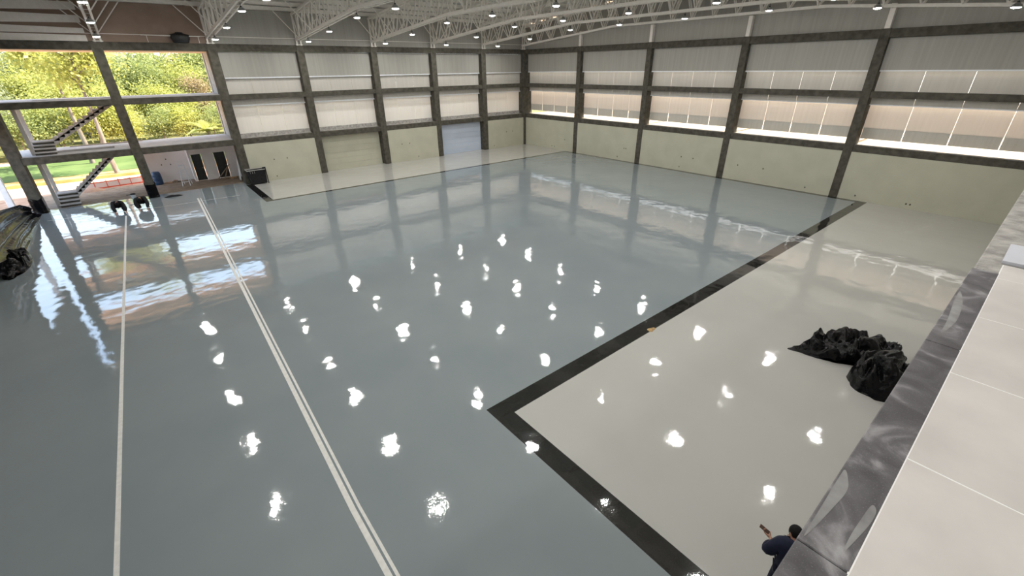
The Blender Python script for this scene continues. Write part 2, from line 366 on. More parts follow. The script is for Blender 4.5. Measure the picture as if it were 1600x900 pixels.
for za, zb, zc, zd in ((9.97, 10.36, 9.97, 10.30), (10.37, 10.80, 10.40, 10.68), (10.82, 11.42, 10.98, 11.36), (11.44, 12.1, 11.66, 12.05)):
    n = len(m.v); m.v += [(-42.4, .20, za), (-42.4, .30, za), (-42.4, .30, zb), (-42.4, .20, zb), (-36.35, .20, zc), (-36.35, .30, zc), (-36.35, .30, zd), (-36.35, .20, zd)]
    for q in ((0,1,2,3), (7,6,5,4), (0,4,5,1), (1,5,6,2), (2,6,7,3), (3,7,4,0)): m.f.append(tuple(n+k for k in q)); m.m.append(0); m.sm.append(False)
struct('wall_back_strips', m, K['steel_white'], 'pale metal strips with dark gaps above the leftmost open bay', 'wall strips')
def big_door(num, x0, x1, m0, label):
    r = empty('door_%d' % num, ((x0+x1)/2, .62, 0)); tag(r, label, 'door', None, 'structure')
    h = (x1-x0)/2
    m = MB()
    for j in range(6): m.cbox(-h, h, 0, .06, .02+j*.495, .02+(j+1)*.495-.004, .003)
    m.build('panel', m0, r)
    m = MB(); m.bar((-h+.05, -.03, 0), (-h+.05, -.03, 3.0), .07); m.bar((h-.05, -.03, 0), (h-.05, -.03, 3.0), .07); m.build('guide_rail', K['concrete'], r)
    m = MB(); m.cbox(-h, h, -.04, .0, .0, .07, .006); m.build('bottom_rail', m0, r)
big_door(1, bayA[3][0], bayA[3][1], K['cream_wall'], 'cream recessed roll door in the back wall')
big_door(2, bayA[5][0], bayA[5][1], K['door_blue'], 'bluish white roll door in the back wall near the corner')

# left wall (mostly outside the frame) and the rear above the gallery
for i, y in enumerate((-8.0, -16.0, -24.0, -32.0)):
    mbx = MB(); mbx.cbox(-.95, 0, -.25, .25, 0, 9.98, .015)
    struct('concrete_column', mbx, K['concrete'], 'dark concrete column of the left side, %s from the back wall' % ORD[i+1], 'column').location = (-42.75, y, 0)
m = MB(); m.box(-42.9, -42.7, -41.5, .4, 5.2, 14.3); m.box(-42.9, -42.7, -46, -9.0, 0, 5.2)
struct('wall_left', m, K['dark_sheet'], 'grey sheet wall along the left side of the hall', 'wall')
m = MB(); m.box(-43, 1, -48.2, -48, 0, 12); m.box(-43, 1, -48, -41.6, 11.8, 12); m.box(.36, .5, -48, -41.5, 0, 12); m.box(-43, -42.8, -48, -41.5, 0, 12)
struct('wall_rear', m, K['upper_panel'], 'grey wall behind the gallery', 'wall')

# ------------------------------------------------------------------ roof: two slopes of sheet, purlins
m = MB()
for side in (0, 1):
    ya, yb = (.9, -20.6) if side == 0 else (-20.6, -42.1)
    za, zb = roofz(ya)+.34, roofz(yb)+.34
    if side == 0: za = EAVE + .34 - .08
    else: zb = EAVE + .34 - .08
    x = -43.2; P_ = []
    while x < 1.0:
        P_ += [(x, 0), (x+.12, .05), (x+.30, .05), (x+.42, 0)]; x += .55
    m.grid([[(px, ya, za+pz) for px, pz in P_], [(px, yb, zb+pz) for px, pz in P_]], 0, False)
    m.grid([[(px, yb, zb+pz+.04) for px, pz in P_], [(px, ya, za+pz+.04) for px, pz in P_]], 0, False)
struct('ceiling', m, K['roof'], 'pale ribbed metal roof sheeting over the hall', 'ceiling')
pm = MB(); pm.box(-42.7, .3, -.04, .04, 0, .26); pm.box(-42.7, .3, -.04, .07, 0, .025); pm.box(-42.7, .3, -.07, .04, .235, .26)
pme = pm.mesh('roof_purlin', K['steel_white'])
PY = [-.35 - k*1.69 for k in range(13)]
for k, y in enumerate(PY + [-41.2 - q for q in PY[:-1]]):
    n = k if k < 13 else k-13
    tag(link('roof_purlin', pme, None, (0, y, roofz(y)+.06)), 'pale steel purlin under the %s roof slope, number %d from its eave' % ('far' if k < 13 else 'near', n+1), 'purlin', 'purlins under the roof', 'structure')

# ------------------------------------------------------------------ trusses
def botz(y):
    d = min(-y, 41.2+y); return 10.34 + min(d, 12.4)/12.4*1.02
NP = 24
PIT = 41.2/NP
def truss(x, label, w=.30):
    r = empty('roof_truss', (x, 0, Z3b)); tag(r, label, 'roof truss', 'white lattice roof trusses')
    ox, oz = x, Z3b
    def P(dx, y, z): return (dx, y, z-oz)
    def top(y): return roofz(y) - .02
    m = MB()
    for s in (-1, 1):
        pl = [(0.1,), (-12.4,), (-28.8,), (-41.3,)]
        for a, b in ((.12, -12.4), (-12.4, -28.8), (-28.8, -41.32)):
            m.bar(P(s*w/2, a, botz(a)), P(s*w/2, b, botz(b)), .10, .16)
    y = -.2
    while y > -41.2:
        m.bar(P(-w/2, y, botz(y)-.085), P(w/2, y, botz(y)-.085), .10, .012); y -= 1.03
    m.build('bottom_chord', K['steel_white'], r)
    m = MB()
    for s in (-1, 1):
        for a, b in ((.12, -20.6), (-20.6, -41.32)): m.bar(P(s*w/2, a, top(a)), P(s*w/2, b, top(b)), .10, .14)
    y = -.2
    while y > -41.2:
        m.bar(P(-w/2, y, top(y)+.075), P(w/2, y, top(y)+.075), .10, .012); y -= 1.72
    m.build('top_chord', K['steel_white'], r)
    for ye in (0, -41.2):
        m = MB()
        for s in (-1, 1): m.bar(P(s*w/2, ye, oz-.02), P(s*w/2, ye, top(ye)), .10, .10)
        m.cbox(-.26, .26, ye-.2+(.12 if ye == 0 else 0), ye+.2, -.0, .05, .005)
        m.build('end_post', K['steel_white'], r)
    for s in (-1, 1):
        for k in range(NP):
            ya, ym, yb = -k*PIT, -(k+.5)*PIT, -(k+1)*PIT
            m = MB(); m.bar(P(s*w/2, ya-.03, top(ya)-.05), P(s*w/2, ym+.03, botz(ym)+.06), .07); m.build('web_bar', K['steel_white'], r)
            m = MB(); m.bar(P(s*w/2, ym-.03, botz(ym)+.06), P(s*w/2, yb+.03, top(yb)-.05), .07); m.build('web_bar', K['steel_white'], r)
    for k in range(1, NP, 2):
        yb = -k*PIT + PIT/2
        for s in (-1, 1):
            if x > -1 and s > 0: continue
            m = MB(); m.bar(P(s*(w/2+.05), yb, botz(yb)+.02), P(s*1.75, yb-.1, roofz(yb)+.05), .05); m.build('knee_brace', K['steel_white'], r)
    return r
tl = {1: 'white lattice roof truss over the column between the two open bays', 2: 'white lattice roof truss over the column beside the open bays'}
TX = {1: -35.86, 2: -29.75, 3: -23.72, 4: -17.55, 5: -11.66, 6: -5.73}
for i in range(1, 7):
    truss(TX[i], tl.get(i, 'white lattice roof truss over the %s back wall column from the right corner' % ORD[7-i]))
truss(-.32, 'white lattice roof truss running close along the right gable wall', .26)

# ------------------------------------------------------------------ high-bay lamps
LY = [-2.4, -7.15, -12.1, -17.1, -22.4, -27.7, -32.9, -37.8]
lamp0 = None
def make_lamp():
    r = empty('high_bay_lamp')
    m = MB(); m.lathe([(.02,.17),(.09,.16),(.10,.06),(.165,.05),(.18,.03),(.18,-.01),(.165,-.01)], seg=24)
    for k in range(12):
        a = k*PI/6; m.bar((.10*math.cos(a), .10*math.sin(a), .10), (.155*math.cos(a), .155*math.sin(a), .07), .012, .06)
    hs = m.build('housing', K['lamp_body'], r)
    m = MB(); m.lathe([(.165,-.008),(.14,-.03),(.08,-.045),(.0,-.05)], seg=20); m.build('diffuser', K['lamp'], hs)
    m = MB(); m.tube([(0,0,.16),(0,0,.34)], .014); m.lathe([(.05,.155),(.05,.22),(.0,.23)], seg=12); m.build('hanger', K['lamp_black'], r)
    return r
lamp0 = make_lamp(); first = True
tname = {1: 'the truss between the open bays', 2: 'the truss beside the open bays'}
for i in range(1, 7):
    for k, y in enumerate(LY):
        l = lamp0 if first else copy_tree(lamp0); first = False
        l.location = (TX[i], y, botz(y)-.09-.34)
        t = tname.get(i, 'the %s truss from the corner' % ORD[7-i])
        tag(l, 'round ceiling lamp under %s, %s from the back wall' % (t, ORD[k+1]), 'ceiling lamp', 'round ceiling lamps under the roof trusses')

for k, x in enumerate((-33.5, -27.5)):  # two unseen lamps added behind the camera to brighten the gallery floor
    l = copy_tree(lamp0); l.location = (x, -44.2, 11.45)
    tag(l, 'added unseen ceiling lamp over the gallery, %s' % ('left of two' if k == 0 else 'right of two'), 'ceiling lamp', 'added unseen lamps over the gallery')
# ------------------------------------------------------------------ gallery beneath the camera
GZ = 6.65
m = MB(); m.cbox(-43, -30.8, -40.995, -40.85, GZ-.035, GZ, .006)
def ledge_mesh():
    m = MB(); x = -42.9
    return m
lg = empty('stone_ledge', (-36, -40.92, GZ)); tag(lg, 'dark dusty granite edging along the gallery edge', 'stone edging')
xj = [-42.6, -39.2, -36.4, -34.4, -32.45, -30.82]
for a, b in zip(xj, xj[1:]):
    m = MB(); m.cbox(a+.002+36, b-.002+36, -.085, .075, -.035, 0, .004)
    m.build('granite_slab', K['granite'], lg)
def smear(pts, z=.0012):
    m = MB(); n = len(pts); q = []
    for i in range(n):
        p0, p1, p2, p3 = (Vector(pts[(i+k) % n]) for k in (-1, 0, 1, 2))
        for j in range(6):
            t = j/6; q.append(.5*(2*p1+(p2-p0)*t+(2*p0-5*p1+4*p2-p3)*t*t+(3*p1-p0-3*p2+p3)*t**3))
    m.face([(v.x+36, min(v.y, -40.853)+40.92, z) for v in q]); return m.build('dust_smear', K['dust'], lg)
smear([(-33.939, -40.853), (-34.147, -40.855), (-34.332, -40.857), (-34.372, -40.86), (-34.298, -40.872), (-34.175, -40.885), (-34.054, -40.895), (-33.987, -40.883)])
smear([(-34.045, -40.976), (-34.144, -40.968), (-34.249, -40.964), (-34.33, -40.968), (-34.225, -40.985), (-34.126, -40.996), (-34.06, -40.994)])
0 and smear([(-33.335, -40.895), (-33.402, -40.915), (-33.461, -40.927), (-33.569, -40.980), (-33.572, -40.99), (-33.541, -40.986), (-33.403, -40.925)])
smear([(-31.455, -40.861), (-31.683, -40.862), (-32.057, -40.884), (-32.287, -40.889), (-32.194, -40.91), (-31.995, -40.925), (-31.678, -40.905)])
m = MB(); m.cbox(-43, .36, -41.5, -40.86, 5.9, GZ-.036, .01); m.cbox(-43, .36, -48, -41.5, 6.3, GZ-.036, .01); m.box(-43, .36, -41.52, -41.3, 0, 5.9)
struct('floor_gallery', m, K['rough_concrete'], 'rough concrete edge beam and slab of the gallery', 'floor slab')
m = MB(); m.cbox(-30.815, .3, -47.9, -40.855, GZ-.034, GZ-.004, .01)
struct('floor_screed', m, K['rough_concrete'], 'rough grey screed beyond the granite edging of the gallery', 'floor')
tg = MB(); TS = .905
x = -42.72; 
mt = MB()
JX0 = -34.567
n0, n1 = -9, 4
for i in range(-9, 5):
    xa, xb = JX0 + i*TS, JX0 + (i+1)*TS
    if xb > -30.5: xb = -30.57
    if xa > -30.6: break
    for j in range(7):
        yb = -41.006 - j*TS; mt.box(xa+.0045, xb-.0045, yb-TS+.009, yb, GZ-.034, GZ, 0)
mt.box(-42.8, -30.57, -47.6, -40.999, GZ-.034, GZ-.0006, 1)
struct('floor_tiles', mt, [K['tile'], K['grout']], 'pale beige porcelain tiles of the gallery floor with white joints', 'tiled floor')
m = MB(); m.cbox(-.29, .29, -.6, 0, 0, .03, .003); o = m.build('loose_tile', K['tile_blue']); o.location = (-30.24, -40.985, GZ-.004)
tag(o, 'bluish white loose tile lying on the rough screed', 'tile')

# ------------------------------------------------------------------ ground outside
m = MB(); m.box(-160, 90, -120, 160, -1.2, -.32)
struct('ground', m, K['yard'], 'pale dry ground around the hall', 'ground')
def strip(name, x0, x1, y0, y1, z, m_, label, cat, seed=0, wob=.3, kind='structure'):
    # a ground zone with an irregular far and near edge and a little relief
    random.seed(seed); b = MB(); nx = 60; rows = []
    for j in range(7):
        row = []
        for i in range(nx+1):
            x = x0+(x1-x0)*i/nx; t = j/6; y = y0+(y1-y0)*t
            if j in (0, 6): y += wob*noise.noise(Vector((x*.5, seed+j, 0)))
            zz = z + (.03*noise.noise(Vector((x*.6, y*.6, seed))) if 0 < j < 6 else 0)
            row.append((x, y, zz))
        rows.append(row)
    b.grid(rows); b.grid([[(p[0], p[1], -.4) for p in rows[0]], rows[0]]); b.grid([rows[6], [(p[0], p[1], -.4) for p in rows[6]]])
    return struct(name, b, m_, label, cat) if kind == 'structure' else tag(b.build(name, m_), label, cat, None, kind)
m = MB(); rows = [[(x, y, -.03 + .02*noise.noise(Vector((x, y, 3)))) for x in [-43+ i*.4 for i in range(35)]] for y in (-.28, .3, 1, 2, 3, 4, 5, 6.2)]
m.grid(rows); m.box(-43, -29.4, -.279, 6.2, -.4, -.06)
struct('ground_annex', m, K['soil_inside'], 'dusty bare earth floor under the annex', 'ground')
strip('ground_soil', -62, -20, 6.1, 9.2, -.05, K['soil'], 'strip of red brown soil outside the annex', 'ground', 2, .4)
strip('ground_soil', -62, -42.62, -14, 6.2, -.06, K['soil'], 'red brown soil outside the open left side', 'ground', 3, .2)
strip('ground_clay', -62, -10, 13.0, 15.2, -.06, K['clay'], 'band of orange clay in front of the lawn', 'ground', 4, .5)
strip('lawn', -62, -10, 15.0, 25.5, -.03, K['lawn'], 'green lawn in front of the woods', 'lawn', 5, .5)
strip('ground_woodland', -110, 60, 31.0, 110, -.05, K['undergrowth'], 'brushy woodland ground under the trees', 'ground', 6, 1.0)

# ------------------------------------------------------------------ annex behind the open bays
def slab(z0, z1, hole, label):
    b = MB(); x0, x1, y0, y1 = -42.3, -29.55, .43, 5.0
    if hole:
        hx0, hx1, hy0, hy1 = hole
        b.box(x0, x1, y0, hy0, z0, z1); b.box(x0, x1, hy1, y1, z0, z1); b.box(x0, hx0, hy0, hy1, z0, z1); b.box(hx1, x1, hy0, hy1, z0, z1)
    else: b.cbox(x0, x1, y0, y1, z0, z1, .01)
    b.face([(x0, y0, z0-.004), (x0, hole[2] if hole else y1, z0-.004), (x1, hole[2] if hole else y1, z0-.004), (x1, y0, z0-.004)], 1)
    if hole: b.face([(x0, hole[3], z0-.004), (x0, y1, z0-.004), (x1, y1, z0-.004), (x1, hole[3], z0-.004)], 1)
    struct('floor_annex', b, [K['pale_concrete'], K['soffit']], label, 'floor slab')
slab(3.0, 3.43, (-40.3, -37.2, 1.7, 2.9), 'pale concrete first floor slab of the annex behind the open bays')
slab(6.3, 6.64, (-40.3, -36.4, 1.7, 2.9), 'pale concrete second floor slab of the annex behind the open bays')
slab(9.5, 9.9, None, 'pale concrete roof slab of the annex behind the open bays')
m = MB(); m.cbox(-29.8, -29.5, .95, 5.0, 3.43, 9.5, .01); m.cbox(-29.86, -29.46, 4.6, 5.0, 3.43, 9.5, .01)
for z in (4.0, 4.9, 5.8, 7.2, 8.2, 9.0):
    for y in (1.8, 3.9): m.box(-29.81, -29.79, y, y+.09, z, z+.09, 1)
struct('wall_annex', m, [K['pale_concrete'], K['concrete']], 'pale concrete side wall of the annex at the right of the open bay', 'wall')
m = MB()
dx = [(-33.0, -32.83), (-32.10, -31.22), (-30.38, -29.5)]
for a, b in dx: m.box(a, b, 4.2, 4.4, -.05, 3.0)
for a, b in ((-32.83, -32.10), (-31.22, -30.38)): m.box(a, b, 4.2, 4.4, 2.12, 3.0)
m.box(-33.0, -32.88, 4.4, 5.6, -.05, 3.0); m.box(-36.2, -33.0, 5.5, 5.7, -.05, 3.0); m.box(-29.66, -29.5, .96, 4.2, -.05, 3.0)
for x, z in ((-34.9, 1.35), (-34.3, 1.3), (-34.5, 1.75)): m.box(x, x+.07, 5.48, 5.5, z, z+.1, 1)
struct('wall_annex', m, [K['white_plaster'], K['concrete']], 'white plastered ground floor wall of the annex with two doorways', 'wall')
for n, (a, b, t) in enumerate(((-32.83, -32.10, 'left'), (-31.22, -30.38, 'right'))):
    r = empty('door_%d' % (n+3), (a, 4.3, 0)); tag(r, 'dark door in the white annex wall, %s' % ('nearer the ladder' if n == 0 else 'with a timber brace leaning across it'), 'door', None, 'structure')
    wd = b-a; d = MB(); d.cbox(.02, wd-.02, 0, .05, .0, 2.1, .004); d.cbox(.12, wd-.12, -.012, .0, .2, .95, .003); d.cbox(.12, wd-.12, -.012, 0, 1.1, 1.95, .003); dl = d.build('door_leaf', K['dark_door'], r)
    d = MB(); d.tube([(wd-.1, -.01, 1.0), (wd-.1, -.06, 1.0), (wd-.2, -.06, 1.0)], .012); d.build('door_handle', K['lamp_body'], dl)
# posts of the stair
for x, y, t in ((-41.25, 1.35, 'nearer'), (-41.25, 3.15, 'farther')):
    m = MB(); m.cbox(x-.10, x+.10, y-.10, y+.10, -.05, 6.3, .01)
    struct('concrete_post', m, K['pale_concrete'], 'pale slim post beside the annex stair, the %s of two' % t, 'post')
m = MB(); m.cbox(-43.25, -42.95, -.45, -.15, -.05, 9.6, .015)
struct('steel_post', m, K['steel_bright'], 'bright white post standing just left of the open end column', 'post')
# stairs: a broad foot of three steps, then a straight sloping flight
def zb_(a, b): return a-b
def stair(x0, z0, x1, z1, zfoot, label, ns):
    r = empty('concrete_stair', (x0, 2.3, zfoot)); tag(r, label, 'stair', 'concrete stairs of the annex')
    nf = 4; hh = (z0-zfoot)/nf
    b = MB()
    for k in range(nf):
        ye = .55 if k == nf-1 else -.88+k*.28
        b.cbox(-1.0, .1, -1.25+k*.28, ye, (k+1)*hh-.075, (k+1)*hh, .008); b.box(-.96, .06, -1.16+k*.28, ye-.02, k*hh, (k+1)*hh-.076, 1)
    b.build('foot_step', [K['pale_concrete'], K['concrete']], r)
    b = MB(); W0, W1 = -.55, .55; step = (x1-x0)/ns; rz = (z1-z0)/ns; zb = z0-zfoot
    for k in range(ns):
        xa = .1 + k*step; za = zb + k*rz
        b.box(xa, xa+step+.02, W0, W1, za-.02, za+rz)
        b.face([(xa, W0, za-.02), (xa+step, W0, za-.02+rz), (xa+step, W0, za-.30+rz), (xa, W0, za-.30)]); b.face([(xa, W1, za-.30), (xa+step, W1, za-.30+rz), (xa+step, W1, za-.02+rz), (xa, W1, za-.02)])
    b.face([(.1, W0, zb-.30), (.1+ns*step, W0, zb-.30+ns*rz), (.1+ns*step, W1, zb-.30+ns*rz), (.1, W1, zb-.30)])
    b.face([(.1, W0, zb-.30), (.1, W1, zb-.30), (.1, W1, zb), (.1, W0, zb)])
    b.build('flight', K['pale_concrete'], r)
stair(-40.2, .78, -37.3, 3.30, -.04, 'lower concrete stair rising from the earth floor to the first annex slab', 12)
stair(-40.2, 4.20, -36.4, 6.55, 3.43, 'upper concrete stair rising from the first annex slab to the second', 12)
# planks on the first slab
for k, (x, y, l, a) in enumerate(((-38.4, 4.7, 2.6, .03), (-37.0, 4.55, 1.2, -.06), (-36.4, 4.8, 1.8, .02))):
    b = MB(); b.cbox(-l/2, l/2, -.12, .12, 0, .05, .004); o = b.build('timber_plank', K['wood'], None, (x, y, 3.43)); o.rotation_euler.z = a
    tag(o, ['long grey timber plank at the outer edge of the first annex slab', 'short timber plank between two longer ones on the annex slab', 'timber plank on the annex slab close to the column'][k], 'plank', 'planks on the annex slab')
# red and white barrier net
bx0, bx1, by0, by1 = -40.2, -35.7, 6.4, 6.95
r = empty('barrier_net', ((bx0+bx1)/2, (by0+by1)/2, -.03)); tag(r, 'orange red and white barrier netting strung on posts over the soil', 'barrier')
def bp(t): return (bx0+(bx1-bx0)*t - (bx0+bx1)/2, by0+(by1-by0)*t - (by0+by1)/2)
for k in range(7):
    x, y = bp(k/6); b = MB(); b.bar((x, y, -.05), (x, y, .62), .05); b.build('post', K['red_net'], r)
b = MB()
for k in range(6):
    n = 6
    for j in range(n):
        xa, ya = bp((k+j/n)/6); xb, yb = bp((k+(j+1)/n)/6); s0 = .05*math.sin(PI*j/n); s1 = .05*math.sin(PI*(j+1)/n)
        for za, zb, mi in ((.0, .09, 0), (.09, .46, 1), (.46, .54, 0)):
            b.face([(xa, ya-.006, za-s0*za), (xb, yb-.006, za-s1*za), (xb, yb-.006, zb-s1*zb), (xa, ya-.006, zb-s0*zb)], mi)
            b.face([(xa, ya+.006, zb-s0*zb), (xb, yb+.006, zb-s1*zb), (xb, yb+.006, za-s1*za), (xa, ya+.006, za-s0*za)], mi)
b.build('net', [K['red_net'], K['net_white']], r)
# trimmed soil heap at the barrier's left end
b = MB(); b.grid([[(.75*q*math.cos(t*PI/8), .4*q*math.sin(t*PI/8), .30*(1-q*q)+.03*noise.noise(Vector((q*3, t, 0)))) for t in range(16)] for q in (1, .8, .55, .3, .02)], 0, True, True)
tag(b.build('soil_heap', K['soil'], None, (-39.6, 5.75, -.05)), 'small red soil heap in front of the barrier netting', 'soil heap')

# ------------------------------------------------------------------ things in the annex
r = empty('step_ladder', (-33.7, 3.2, -.03), -.25); tag(r, 'white folding step ladder standing by the white annex wall', 'step ladder')
for s in (-1, 1):
    b = MB(); b.bar((s*.26, -.42, 0), (s*.17, -.02, 1.55), .05, .03); b.build('front_rail', K['steel_bright'], r)
    b = MB(); b.bar((s*.26, .42, 0), (s*.17, .03, 1.5), .035, .03); b.build('rear_leg', K['steel_bright'], r)
for k in range(1, 5):
    t = k/5; b = MB(); b.cbox(-(.26-.09*t), .26-.09*t, -.42+.4*t-.05, -.42+.4*t+.05, 1.55*t-.015, 1.55*t+.015, .004); b.build('tread', K['steel_bright'], r)
b = MB(); b.cbox(-.2, .2, -.1, .1, 1.54, 1.58, .005); b.build('top_plate', K['steel_bright'], r)
b = MB(); b.tube([(-.15, .0, 1.55), (-.12, -.02, 1.9), (.12, -.02, 1.9), (.15, 0, 1.55)], .016); b.build('hand_rail', K['steel_bright'], r)
r = empty('plastic_drum', (-35.45, 5.0, -.03)); tag(r, 'blue plastic drum against the white annex wall behind the column', 'drum')
b = MB(); b.lathe([(0,0),(.27,0),(.30,.03),(.31,.3),(.30,.32),(.31,.34),(.31,.62),(.30,.64),(.31,.66),(.29,.92),(.24,.97)], seg=24); b.build('body', K['blue_drum'], r)
b = MB(); b.lathe([(.25,.96),(.25,1.0),(.22,1.01),(0,1.01)], seg=24); b.build('lid', K['blue_drum'], r)
def rubble(n, cx, cy, rx, ry, label, group, mats, seed):
    random.seed(seed)
    for k in range(n):
        b = MB(); bm = bmesh.new(); bmesh.ops.create_icosphere(bm, subdivisions=2, radius=1)
        s = random.uniform(.07, .16); sx_, sy_, sz_ = s*random.uniform(.8,1.6), s*random.uniform(.7,1.2), s*random.uniform(.5,.9)
        for v in bm.verts: v.co = Vector((v.co.x*sx_, v.co.y*sy_, max(v.co.z, -.4)*sz_+sz_*.4))*(1+.25*noise.noise(v.co*1.7+Vector((k*5, seed, 0))))
        b.addbm(bm); o = b.build('rubble_lump', random.choice(mats), None, (cx+random.uniform(-rx, rx), cy+random.uniform(-ry, ry), -.035))
        tag(o, label, 'rubble', group)
rubble(9, -34.5, 5.15, .55, .22, 'lump of rubble at the foot of the white annex wall between drum and ladder', 'rubble by the white annex wall', [K['wood'], K['soil'], K['concrete']], 11)
rubble(5, -30.6, 3.7, .4, .2, 'lump of rubble on the earth floor in front of the braced dark door', 'rubble by the braced door', [K['tan'], K['pale_concrete'], K['wood']], 12)
for k, (a, b_) in enumerate((((-31.5, 3.55, .0), (-30.3, 4.1, 1.05)), ((-31.0, 3.4, .0), (-30.45, 4.1, .9)))):
    b = MB(); b.bar(a, b_, .09, .04); tag(b.build('timber_brace', K['wood']), ['long timber brace leaning across the right dark door', 'shorter timber brace leaning beside the long one at the dark door'][k], 'timber brace')
for k, (x, l, m_) in enumerate(((-30.08, 1.75, 'white_plaster'), (-29.98, 1.55, 'steel_bright'))):
    b = MB(); b.cbox(-.03, .03, -.28, .28, 0, l, .004); o = b.build('board', K[m_], None, (x+.05, 2.3+.7*k, -.02)); o.rotation_euler = (0, .1, 0)
    tag(o, ['tall white board leaning on the annex side wall behind the column', 'shorter bright board leaning on the annex side wall'][k], 'board')
# bucket and cap on the earth edge
r = empty('bucket', (-37.2, .35, -.03)); tag(r, 'white bucket with a black lid on the earth edge behind the workers', 'bucket')
b = MB(); b.lathe([(0,0),(.12,0),(.155,.34),(.165,.345),(.165,.37)], seg=20); b.build('body', K['steel_bright'], r)
b = MB(); b.lathe([(.17,.37),(.17,.41),(.10,.46),(0,.47)], seg=20); b.cbox(-.36, -.1, -.08, .08, .38, .41, .01); b.build('lid', K['black_matte'], r)
# dark rag on the floor edge
def blob(name, m_, c, rx, ry, h, seed, amp=.35, nr=10, nt=28, p=2.0):
    b = MB(); rows = []
    for i in range(nr+1):
        q = 1-i/nr; row = []
        for j in range(nt):
            a = 2*PI*j/nt; k = 1+amp*noise.noise(Vector((math.cos(a)*1.3, math.sin(a)*1.3, seed)))
            x, y = rx*q*k*math.cos(a), ry*q*k*math.sin(a)
            z = h*(1-q**p)*(1+amp*noise.noise(Vector((x*3/rx, y*3/ry, seed+4)))) 
            row.append((x, y, max(z, 0)+.002))
        rows.append(row)
    b.grid(rows, 0, True, True); b.face(rows[-1]); b.face([ (p_[0], p_[1], 0.0) for p_ in rows[0]][::-1])
    return b.build(name, m_, None, c)
tag(blob('cloth', K['black_matte'], (-34.95, -.62, 0), .62, .16, .12, 3), 'dark crumpled cloth on the floor edge right of the column between the open bays', 'cloth')
tag(blob('cloth', K['tan'], (-24.0, -34.12, .0), .16, .10, .06, 9, .6), 'crumpled tan paper lying across the black floor band', 'paper')

# black crate in front of the column
r = empty('bin', (-29.15, -.42, 0), .02); tag(r, 'black wheeled bin with a pale rim in front of the column beside the open bays', 'bin')
b = MB(); b.grid([[(-.58,-.34,.10),(.55,-.34,.06),(.55,.34,.06),(-.58,.34,.10)], [(-.70,-.38,1.12),(.60,-.38,1.12),(.60,.36,1.12),(-.70,.36,1.12)]], 0, False, True)
b.face([(-.58,-.34,.10),(-.58,.34,.10),(.55,.34,.06),(.55,-.34,.06)]); b.face([(-.68,-.36,1.05),(.58,-.36,1.05),(.58,.34,1.05),(-.68,.34,1.05)]); b.build('body', K['black_matte'], r)
b = MB()
for a, c in (((-.72,-.40,1.14),(.60,-.40,1.14)), ((.60,-.40,1.14),(.60,.38,1.14)), ((.60,.38,1.14),(-.72,.38,1.14)), ((-.72,.38,1.14),(-.72,-.40,1.14))): b.bar(a, c, .05)
b.build('rim', K['pale_concrete'], r)
b = MB(); b.tube([(.62,-.41,.02),(.62,-.41,1.22),(.40,-.41,1.24)], .035); b.build('frame', K['black_matte'], r)
b = MB(); b.tube([(.40,-.42,1.24),(.64,-.42,1.24)], .07, 12); b.build('roller', K['black_matte'], r)
for k in range(3):
    b = MB(); b.bar((-.52+k*.15, -.395, 1.10), (-.50+k*.15, -.385, .88), .035, .012); b.build('strap', K['pale_concrete'], r)
for sx_ in (-.5, .48):
    b = MB(); b.tube([(sx_, -.22, .06), (sx_, -.14, .06)], .06, 14); b.tube([(sx_, .14, .06), (sx_, .22, .06)], .06, 14); b.build('wheel', K['lamp_black'], r)
for k, x in enumerate((AX[0], AX[1])):
    b = MB(); rows = []
    for i in range(9):
        z = .012+i*.115; row = []
        for j in range(28):
            a = 2*PI*j/28; c_, s_ = math.cos(a), math.sin(a); q = 1/max(abs(c_)/.315, abs(s_)/.51)
            q *= 1+.05*noise.noise(Vector((c_*3, s_*3, z*5+k*9)))+.03*abs(noise.noise(Vector((c_*8, s_*8, z*2))))+(.06 if i == 0 else 0)
            row.append((q*c_*1.03, .475+q*s_*1.03, z+(.10*noise.noise(Vector((c_*2, s_*2, k)))if i == 8 else 0)))
        rows.append(row)
    b.grid(rows, 0, True, True)
    tag(b.build('column_wrap', K['black_plastic'], None, (x, 0, 0)), 'black plastic wrapped around the foot of the column %s' % ('at the open left end' if k == 0 else 'between the two open bays'), 'plastic wrap')
# black water tank on the top beam
r = empty('water_tank', (-31.45, .07, 9.97)); r.scale = (1, .48, 1); tag(r, 'black water tank lying on the top beam over the open bay', 'water tank')
b = MB(); b.lathe([(0,0),(.42,0),(.47,.04),(.50,.16),(.54,.20),(.58,.44),(.52,.50),(.20,.58),(0,.59)], seg=28); b.build('body', K['tank'], r)
b = MB(); b.lathe([(.22,.57),(.22,.63),(.0,.65)], seg=20); b.build('lid', K['tank'], r)
b = MB(); b.tube([(-1.9, -.62, .42), (1.4, -.62, .40)], .03); b.tube([(-.2,-.62,.41), (-.2,-.5,.35)], .025)
for x in (-1.6, 0, 1.3): b.bar((x, -.62, .0), (x, -.62, .41), .03)
tag(b.build('water_pipe', K['steel_white'], None, (-31.7, .6, 9.97)), 'thin pale water pipe along the top beam in front of the black tank', 'pipe')

